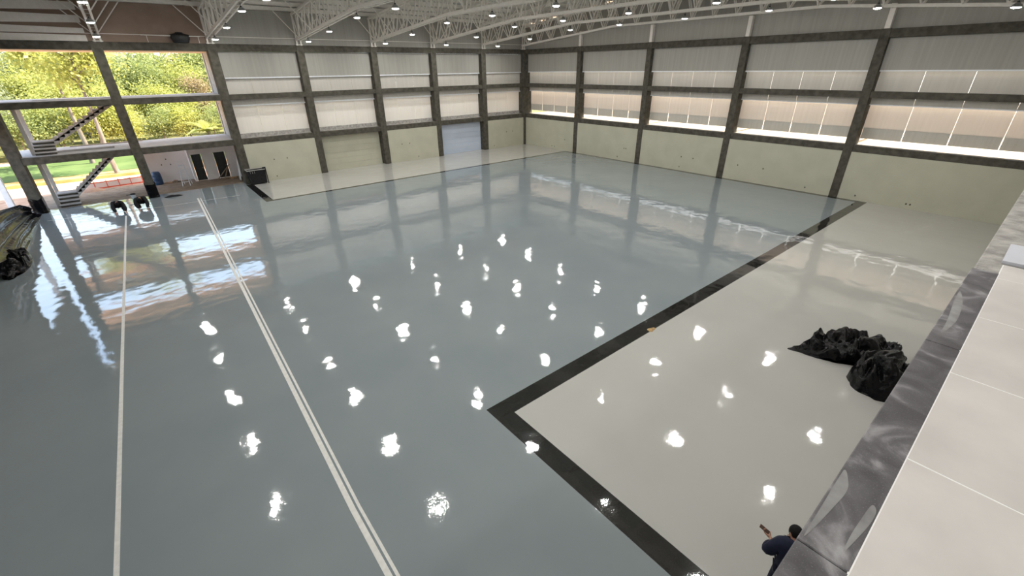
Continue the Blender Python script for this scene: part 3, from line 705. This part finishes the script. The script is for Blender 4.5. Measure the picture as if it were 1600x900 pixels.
# ------------------------------------------------------------------ tapes on the floor
def tape(pts, wd, label, z=.003):
    b = MB()
    for (xa, ya), (xb, yb) in zip(pts, pts[1:]):
        d = Vector((xb-xa, yb-ya, 0)).normalized(); n = Vector((-d.y, d.x, 0))*wd/2
        q = [Vector((xa, ya, 0))-n, Vector((xb, yb, 0))-n, Vector((xb, yb, 0))+n, Vector((xa, ya, 0))+n]
        if (q[1]-q[0]).cross(q[2]-q[0]).z < 0: q = q[::-1]
        b.face([(p.x, p.y, z) for p in q]); b.face([(p.x, p.y, .0005) for p in q[::-1]])
        for i in range(4): b.face([(q[i].x, q[i].y, .0005), (q[(i+1)%4].x, q[(i+1)%4].y, .0005), (q[(i+1)%4].x, q[(i+1)%4].y, z), (q[i].x, q[i].y, z)])
    return tag(b.build('masking_tape', K['tape']), label, 'tape')
tape([(-33.66, -2.45), (-34.60, -34.2), (-34.63, -39.5)], .11, 'broad pale masking tape line in the middle of the grey floor')
tape([(-33.50, -2.45), (-34.47, -34.2), (-34.50, -39.5)], .06, 'narrow tape strip laid alongside the broad pale tape line', .004)
tape([(-37.78, -4.4), (-38.42, -32.7), (-38.55, -39.5)], .09, 'pale masking tape line ending at the squatting person in black')
tape([(-41.6, -2.42), (-39.28, -2.72), (-35.95, -3.45), (-31.14, -3.58)], .03, 'thin pale tape line crossing the grey floor in front of the open bays', .0045)

# ------------------------------------------------------------------ black plastic film and bags
def bag(name, c, rx, ry, h, seed, label, tail=None):
    b = MB(); nr, nt = 46, 120; rows = []
    for i in range(nr+1):
        q = 1-i/nr; row = []
        for j in range(nt):
            a = 2*PI*j/nt
            k = 1+.16*noise.noise(Vector((math.cos(a)*1.6, math.sin(a)*1.6, seed)))+.06*noise.noise(Vector((math.cos(a)*5, math.sin(a)*5, seed+1)))
            if tail:
                da = (a-tail[0]+PI) % (2*PI)-PI; k += tail[1]*math.exp(-(da/tail[2])**2)
            x, y = rx*q*k*math.cos(a), ry*q*k*math.sin(a)
            rad = math.hypot(x/rx, y/ry)
            z = h*max(0, 1-min(rad, 1)**2.4)**.62 + .10*(1-q**6)*(1 if rad > .8 else .5)
            P_ = Vector((x, y, z))
            wv = Vector((noise.noise(P_*1.3), noise.noise(P_*1.3+Vector((7, 0, 0))), 0))*.5; Q_ = Vector((P_.x*1.0, P_.y*1.7, P_.z))+wv
            rdg = abs(noise.noise(Q_*1.9+Vector((seed, 0, 0)))*2); r2 = abs(noise.noise(Q_*4.6+Vector((0, seed, 0)))*2); r3 = abs(noise.noise(Q_*10+Vector((0, 0, seed)))*2)
            dz = (.24*(rdg-.35)+.06*(r2-.3)+.012*(r3-.3))*min(1, (1-q)*5)
            row.append((x*(1+.25*dz), y*(1+.25*dz), max(.004, z+dz)))
        rows.append(row)
    b.grid(rows, 0, True, True); b.face(rows[-1]); b.face([(p[0], p[1], .001) for p in rows[0]][::-1])
    return tag(b.build(name, K['black_plastic'], None, c), label, 'plastic bag', 'black plastic bags on the pale floor')
o = bag('plastic_bag', (-20.42, -39.0, 0), .74, 1.42, .46, 21, 'long black plastic bag with a thin pointed tail lying on the pale floor', (PI/2, .34, .17))
o.rotation_euler.z = .72
bag('plastic_bag', (-21.55, -40.05, 0), .85, .80, .78, 34, 'rounded black plastic bag in front of the long one, partly behind the gallery edge')
tz = [(-.35, .45), (-1.2, .75), (-3, 1.28), (-7.5, 1.95), (-13.2, 2.3)]
def topz(y):
    for (ya, za), (yb, zb) in zip(tz, tz[1:]):
        if yb <= y <= ya: return za+(zb-za)*(ya-y)/(ya-yb)
    return tz[-1][1] if y < tz[-1][0] else tz[0][1]
b = MB(); rows = []
for i in range(131):
    y = -.35-12.85*i/130; row = []
    for j in range(41):
        t = j/40; z = topz(y)*(1-t)
        u_ = 1-t; nz_ = noise.noise(Vector((y*.22, u_*1.5, 4)))
        f = .13*abs(math.sin(u_*12.0+1.6*nz_+.12*y)) + .03*math.sin(u_*33+3.5*nz_)+.03*abs(noise.noise(Vector((y*1.6, u_*9, 8)))) + .05*noise.noise(Vector((y*.35, u_*5, 5)))
        row.append((-42.42+f+(.36*t**3), y, max(z, .004)))
    rows.append(row)
b.grid(rows)
tag(b.build('plastic_sheet', K['sheet_film']), 'black plastic sheet hung in folds along the open left side', 'plastic sheet')
o = bag('plastic_sheet', (-42.0, -11.2, 0), .50, 2.1, .36, 47, 'crumpled heap of black plastic sheet at the foot of the hung sheet')
o['category'] = 'plastic sheet'; del o['group']
# pale rope along the sheet

# ------------------------------------------------------------------ woods behind the lawn
def tree_meshes(seed, h, lean, rx, leafm, nleaf, low, ls=.20):
    random.seed(seed)
    t = MB(); pts = []; x = y = 0
    for i in range(7):
        z = h*.9*i/6; pts.append((x, y, z)); x += lean*random.uniform(.2, 1)+random.uniform(-.12, .12); y += random.uniform(-.15, .15)
    r0 = .10+h*.009
    t.tube(pts, [r0*(1-.85*i/6) for i in range(7)], 8)
    tips = []
    for k in range(11):
        q = random.uniform(max(.22, low), .95); i = int(q*6); f = q*6-i
        p = Vector(pts[i]).lerp(Vector(pts[min(i+1, 6)]), f); a = random.uniform(0, 2*PI); l = rx*random.uniform(.5, 1.05)*(1.15-.5*q)
        e1 = p+Vector((math.cos(a)*l*.5, math.sin(a)*l*.5, l*.35)); e2 = p+Vector((math.cos(a)*l, math.sin(a)*l, l*.55+.2))
        t.tube([p, e1, e2], [r0*.32, r0*.2, r0*.06], 5); tips += [e1, e2, e2]
    tips.append(Vector(pts[6]))
    tm = t.mesh('trunk', K['bark'])
    c = MB()
    for k in range(nleaf):
        q = random.choice(tips); sp = rx*.36
        p = q + Vector((random.gauss(0, sp), random.gauss(0, sp), random.gauss(0, sp*.8)))
        if p.z < h*low*.55: p.z = h*low*.55+random.random()
        n = Vector((random.gauss(0,1), random.gauss(0,1), random.gauss(0,1)+.6)).normalized(); u = n.orthogonal().normalized(); v = n.cross(u)
        an = random.uniform(0, PI); u, v = u*math.cos(an)+v*math.sin(an), v*math.cos(an)-u*math.sin(an)
        s = ls*random.uniform(.6, 1.25)
        c.face([p-u*s, p-v*s*.5, p+u*s, p+v*s*.5])
    return tm, c.mesh('crown', leafm)
kinds = [
 ('tree', tree_meshes(101, 11.2, .10, 3.0, K['leaf_yellow'], 8000, .12), 'tall tree with yellow green leaves'),
 ('tree', tree_meshes(102, 12.2, -.08, 3.2, K['leaf_green'], 8000, .15), 'tall tree with mid green leaves'),
 ('tree', tree_meshes(103, 11.0, .16, 2.8, K['leaf_grey'], 5500, .30), 'slender tree with grey green leaves'),
 ('tree', tree_meshes(104, 11.8, -.14, 2.6, K['leaf_brown'], 4000, .35), 'thinly leaved tree with reddish brown leaves'),
 ('tree', tree_meshes(107, 12.5, .07, 2.6, K['leaf_yellow'], 2600, .62), 'bare stemmed tree with a thin crown'),
 ('bush', tree_meshes(105, 4.6, .05, 2.0, K['leaf_yellow'], 3000, .05, .17), 'bushy yellow green shrub'),
 ('bush', tree_meshes(106, 5.5, -.05, 2.2, K['leaf_green'], 3000, .05, .17), 'bushy mid green shrub'),
]
protos = []
for nm, (tm, cm), lb in kinds: protos.append((nm, tm, cm, lb))
def plant(kind, x, y, rz, s, where, grp):
    nm, tm, cm, lb = protos[kind]
    r = empty(nm, (x, y, -.05), rz); r.scale = (s, s, s); tag(r, lb+' '+where, nm, grp)
    link('trunk', tm, r); link('crown', cm, r)
random.seed(5)
row = [(33.5, 'at the front edge of the woods', 6.0, (-58, -14), .55), (40, 'in the second row of the woods', 5.0, (-62, -9), .68), (48, 'in the third row of the woods', 4.6, (-66, -4), .82), (55, 'in the fourth row of the woods', 4.2, (-72, 2), .98), (61, 'at the back of the woods', 4.0, (-72, 4), 1.06)]
for ri, (y0, wh, sp, (xa, xb), sc) in enumerate(row):
    x = xa+random.uniform(0, 2)
    while x < xb:
        k = random.choices([0, 1, 2, 3], [5, 4, 3, 2])[0]
        plant(k, x, y0+random.uniform(-1.2, 1.2), random.uniform(0, 6.28), sc*random.uniform(.94, 1.05), wh, 'trees of the woods')
        x += sp*random.uniform(.8, 1.2)
x = -58
while x < -14:
    plant(random.choice([5, 5, 6]), x, 32+random.uniform(-1.2, 1.2), random.uniform(0, 6.28), random.uniform(.7, 1.1), 'along the foot of the woods', 'shrubs of the woods'); x += random.uniform(2.4, 3.6)
plant(4, -38.1, 13.6, 1.0, 1.0, 'standing alone on the clay nearest the stair', None)
plant(4, -40.0, 21.5, 4.1, 1.05, 'standing alone on the lawn', None)
# palm
r = empty('palm', (-29.0, 24.5, -.05)); tag(r, 'yellow green palm with arching fronds beyond the lawn', 'palm')
b = MB(); b.tube([(0,0,0),(.05,0,.9),(.02,.05,1.9)], [.24,.20,.16], 10); b.build('trunk', K['bark'], r)
random.seed(9)
for k in range(16):
    a = k*2*PI/16+random.uniform(-.15, .15); l = random.uniform(2.4, 3.4); up = random.uniform(.35, 1.2); b = MB(); prev = None; pts = []
    for i in range(9):
        t = i/8; rr = l*(t*math.cos(up*(1-.6*t))); pts.append(Vector((rr*math.cos(a), rr*math.sin(a), 1.85+l*(math.sin(up)*t*1.15-.55*t*t))))
    b.tube(pts, [.03*(1-.8*i/8) for i in range(9)], 5)
    sdv = Vector((-math.sin(a), math.cos(a), 0))
    for i in range(1, 9):
        for jj in range(3):
            p = pts[i-1].lerp(pts[i], jj/3); d = (pts[i]-pts[i-1]).normalized(); wl = .55*math.sin(PI*min(1, .12+(i-1+jj/3)/8.6))
            for s in (-1, 1): b.face([p, p+d*.07, p+d*.30+sdv*s*wl+Vector((0, 0, -.14*wl)), p+d*.02+sdv*s*wl*.5])
    b.build('frond', K['leaf_yellow'], r)

# ------------------------------------------------------------------ people
def skin_mesh(name, V, E, root, mats, levels=1, smooth=True, matf=None):
    keys = list(V); me = bpy.data.meshes.new(name+'_cage'); me.from_pydata([V[k][0] for k in keys], [(keys.index(a), keys.index(b)) for a, b in E], [])
    o = bpy.data.objects.new(name+'_cage', me); COL.objects.link(o)
    md = o.modifiers.new('skin', 'SKIN'); md.use_smooth_shade = True
    for i, k in enumerate(keys):
        sv = me.skin_vertices[0].data[i]; rr = V[k][1]; sv.radius = rr if isinstance(rr, tuple) else (rr, rr); sv.use_root = (k == root)
    if levels: sb = o.modifiers.new('sub', 'SUBSURF'); sb.levels = levels; sb.render_levels = levels
    dg = bpy.context.evaluated_depsgraph_get(); out = bpy.data.meshes.new_from_object(o.evaluated_get(dg)); out.name = name
    bpy.data.objects.remove(o, do_unlink=True); bpy.data.meshes.remove(me)
    out.materials.clear()
    for m_ in (mats if isinstance(mats, (list, tuple)) else [mats]): out.materials.append(m_)
    for p in out.polygons: p.use_smooth = True; p.material_index = 0
    return out
def hand(V, E, side, wrist, direc, palm_n, curl):
    # palm and five fingers grown from the wrist; palm_n points out of the palm
    d = Vector(direc).normalized(); n = (Vector(palm_n)-d*d.dot(Vector(palm_n))).normalized(); s = d.cross(n)*side
    w_ = Vector(V[wrist][0]); pc = w_+d*.055; V['palm'+wrist] = (tuple(pc), (.032, .017)); E.append((wrist, 'palm'+wrist))
    for i, (off, ln) in enumerate(((-.030, .062), (-.010, .078), (.010, .083), (.030, .073))):
        p = w_+d*.095-s*off; prev = 'palm'+wrist
        for j in range(3):
            k = 'f%d%d%s' % (i, j, wrist); V[k] = (tuple(p), (.0095-.001*j,)*2); E.append((prev, k)); prev = k
            a = curl*(j+1); p = p+(d*math.cos(a)+n*math.sin(a))*ln*.45
    p = w_+d*.035+s*.035+n*.006; prev = 'palm'+wrist
    for j in range(3):
        k = 't%d%s' % (j, wrist); V[k] = (tuple(p), (.0105-.001*j,)*2); E.append((prev, k)); prev = k
        p = p+(d*.75+s*.45+n*.4*(j+1)*.6).normalized()*.032
def person(label, J, shirt, trouser, hairm, hd, hp, curl=.35, loc=(0,0,0), short=False, group=None, loose=.022):
    """J: joints in metres relative to loc; hd = face direction; hp = hand direction and palm normal for left and right."""
    V, E = {}, []
    g = lambda k: Vector(J[k])
    V['pel'] = (J['pel'], (.135, .105)); V['belly'] = (tuple(g('pel').lerp(g('chest'), .5)), (.135, .105)); V['chest'] = (J['chest'], (.15, .115))
    V['neck0'] = (J['neck'], .062); E += [('pel', 'belly'), ('belly', 'chest'), ('chest', 'neck0')]
    hc = g('head'); f = Vector(hd).normalized(); upv = (hc-g('neck')).normalized(); f = (f-upv*f.dot(upv)).normalized(); sd_ = f.cross(upv)
    V['jaw'] = (tuple(hc-upv*.075+f*.022), (.066, .072)); V['skull'] = (tuple(hc+upv*.01), (.078, .094)); V['crown'] = (tuple(hc+upv*.085-f*.008), (.055, .066))
    E += [('neck0', 'jaw'), ('jaw', 'skull'), ('skull', 'crown')]
    V['nose'] = (tuple(hc-upv*.018+f*.108), .013); E.append(('skull', 'nose'))
    for s, t in ((-1, 'el'), (1, 'er')): V[t] = (tuple(hc-upv*.012+sd_*s*.088-f*.01), .017); E.append(('skull', t))
    for t in ('L', 'R'):
        V['sh'+t] = (J['sh'+t], .062); V['elb'+t] = (J['elb'+t], .045); V['wri'+t] = (J['wri'+t], .029)
        V['fa'+t] = (tuple(g('elb'+t).lerp(g('wri'+t), .35)), .044); V['ua'+t] = (tuple(g('sh'+t).lerp(g('elb'+t), .5)), .054)
        E += [('chest', 'sh'+t), ('sh'+t, 'ua'+t), ('ua'+t, 'elb'+t), ('elb'+t, 'fa'+t), ('fa'+t, 'wri'+t)]
        V['hip'+t] = (J['hip'+t], .095); V['kn'+t] = (J['kn'+t], .060); V['an'+t] = (J['an'+t], .042); V['toe'+t] = (J['toe'+t], (.042, .028))
        V['th'+t] = (tuple(g('hip'+t).lerp(g('kn'+t), .45)), .082); V['ca'+t] = (tuple(g('kn'+t).lerp(g('an'+t), .35)), .058)
        E += [('pel', 'hip'+t), ('hip'+t, 'th'+t), ('th'+t, 'kn'+t), ('kn'+t, 'ca'+t), ('ca'+t, 'an'+t), ('an'+t, 'toe'+t)]
    for t in ('L', 'R'): hand(V, E, 1 if t == 'L' else -1, 'wri'+t, hp[t][0], hp[t][1], curl)
    r = empty('person', loc); tag(r, label, 'person', group)
    VB = dict(V)
    for k in ['pel', 'belly', 'chest']+[q+t for q in ('sh', 'ua', 'hip', 'th', 'elb', 'fa', 'kn', 'ca') for t in 'LR']:
        rr = V[k][1]; VB[k] = (V[k][0], tuple(q*.80 for q in rr) if isinstance(rr, tuple) else rr*.80)
    VB['chest'] = (V['chest'][0], (.088, .068)); VB['neck0'] = (V['neck0'][0], .050)
    link('body', skin_mesh('body', VB, E, 'pel', [K['skin']]), r)
    def sub(name, keys, extra, m_, root, adds=()):
        VV = {k: (V[k][0], tuple(q+extra for q in (V[k][1] if isinstance(V[k][1], tuple) else (V[k][1],)*2))) for k in keys}
        EE = [e for e in E if e[0] in VV and e[1] in VV]
        for k, pos, rad, to in adds: VV[k] = (pos, rad); EE.append((to, k))
        link(name, skin_mesh(name, VV, EE, root, [m_]), r)
    hem = tuple(g('pel')-(g('chest')-g('pel')).normalized()*.10)
    sl = ['sh'+t for t in 'LR']+['ua'+t for t in 'LR']+['elb'+t for t in 'LR']
    if not short: sl += ['fa'+t for t in 'LR']
    adds = [('hem', hem, (.15+loose, .12+loose), 'pel'), ('collar', tuple(g('chest').lerp(g('neck'), .55 if loose < .04 else .92)), (.080+loose*.4, .075+loose*.4), 'chest')]
    if not short: adds += [('cuff'+t, tuple(g('elb'+t).lerp(g('wri'+t), .88)), (.042, .042), 'fa'+t) for t in 'LR']
    sub('shirt', ['pel', 'belly', 'chest']+sl, loose, shirt, 'chest', adds)
    sub('trousers', ['pel']+['hip'+t for t in 'LR']+['th'+t for t in 'LR']+['kn'+t for t in 'LR']+['ca'+t for t in 'LR'], .014, trouser, 'pel',
        [('hm'+t, tuple(g('kn'+t).lerp(g('an'+t), .93)), (.062, .062), 'ca'+t) for t in 'LR'])
    for t in 'LR':
        VV = {'a': (J['an'+t], (.048, .05)), 'h': (tuple(g('an'+t)-(g('toe'+t)-g('an'+t)).normalized()*.05+Vector((0, 0, -.03))), (.04, .036)), 'b': (J['toe'+t], (.050, .034))}
        link('shoe', skin_mesh('shoe', VV, [('a', 'b'), ('a', 'h')], 'a', [K['black_matte']]), r)
    # hair: a cap over crown and back of the head
    b = MB(); rows = []
    for i in range(9):
        ph = PI*.80*i/8; row = []
        for j in range(20):
            a = 2*PI*j/20; q = f*math.cos(a)+sd_*math.sin(a)
            cut = 1.0 if q.dot(f) < .2 else 1-.42*(q.dot(f)-.2)
            ph2 = ph*cut; row.append(tuple(hc+upv*.028 + (upv*math.cos(ph2)*.112 + (f*math.cos(a)*.112+sd_*math.sin(a)*.094)*math.sin(ph2))*(1+.03*noise.noise(Vector((i, j*2, 3))))-f*.010))
        rows.append(row)
    b.grid(rows[::-1], 0, True, True); b.build('hair', hairm, r)
    for s in (-1, 1):
        e = MB(); bm = bmesh.new(); bmesh.ops.create_uvsphere(bm, u_segments=10, v_segments=8, radius=.011)
        for v in bm.verts: v.co += hc+f*.082+sd_*s*.032+upv*.005
        e.addbm(bm, 0, True); e.build('eye', K['black_matte'], r)
    return r
# man standing close to the gallery wall, looking at his phone
J = dict(pel=(0,-.02,.96), chest=(0,.0,1.33), neck=(0,.07,1.50), head=(0,.165,1.58), shL=(-.20,.01,1.46), shR=(.20,.01,1.46), elbL=(-.31,.03,1.16), elbR=(.29,.05,1.16), wriL=(-.25,.25,1.21), wriR=(.06,.27,1.20),
    hipL=(-.10,-.02,.92), hipR=(.10,-.02,.92), knL=(-.11,.02,.50), knR=(.11,.0,.50), anL=(-.12,-.02,.085), anR=(.12,-.03,.085), toeL=(-.14,.14,.035), toeR=(.14,.13,.035))
MAN = (-29.80, -40.475, 0)
o = person('person in a navy shirt standing below the gallery edge looking at a phone', J, K['navy'], K['navy'], K['hair'], (-.25,.7,-.7), {'L': ((-.6,.6,.1), (.3,0,1)), 'R': ((-.3,.9,.05), (-.2,0,1))}, .5, MAN, loose=.06)
o.rotation_euler.z = -1.1
ph = MB(); ph.cbox(-.038, .038, -.08, .08, -.005, .005, .003)
pv = Matrix.Rotation(-1.1, 4, 'Z') @ Vector((-.345, .345, 1.255)); o = ph.build('phone', K['phone'], None, (MAN[0]+pv.x, MAN[1]+pv.y, pv.z)); o.rotation_euler = (.3, 0, .1)
tag(o, 'brown mobile phone held by the person in the navy shirt', 'phone')
# two workers squatting at the far edge of the floor, hands on the coating
def squat(dx):
    return dict(pel=(0,.02,.40), chest=(dx,-.20,.62), neck=(dx,-.37,.63), head=(dx*1.3,-.48,.56), shL=(-.19+dx,-.26,.60), shR=(.19+dx,-.26,.60), elbL=(-.24+dx,-.48,.34), elbR=(.26+dx,-.50,.34), wriL=(-.17+dx,-.66,.10), wriR=(.24+dx*2,-.72,.10),
        hipL=(-.10,.0,.33), hipR=(.10,.0,.33), knL=(-.22,-.36,.40), knR=(.20,-.34,.38), anL=(-.17,-.02,.085), anR=(.17,.0,.085), toeL=(-.21,-.17,.035), toeR=(.20,-.15,.035))
hp = {'L': ((0,-.8,-.6), (0,.6,-.8)), 'R': ((.1,-.8,-.6), (0,.6,-.8))}
person('person in black squatting with a round back at the end of the left tape line', squat(.03), K['black_matte'], K['black_matte'], K['hair'], (0,-.7,-.7), hp, .2, (-38.05, -3.0, 0), loose=.05).scale = (1.15, 1.15, 1.15)
person('person in black crouching beside the column between the open bays, reaching to the floor', squat(-.06), K['black_matte'], K['black_matte'], K['hair'], (-.1,-.7,-.7), hp, .2, (-36.75, -2.9, 0), loose=.05).scale = (1.22, 1.22, 1.22)
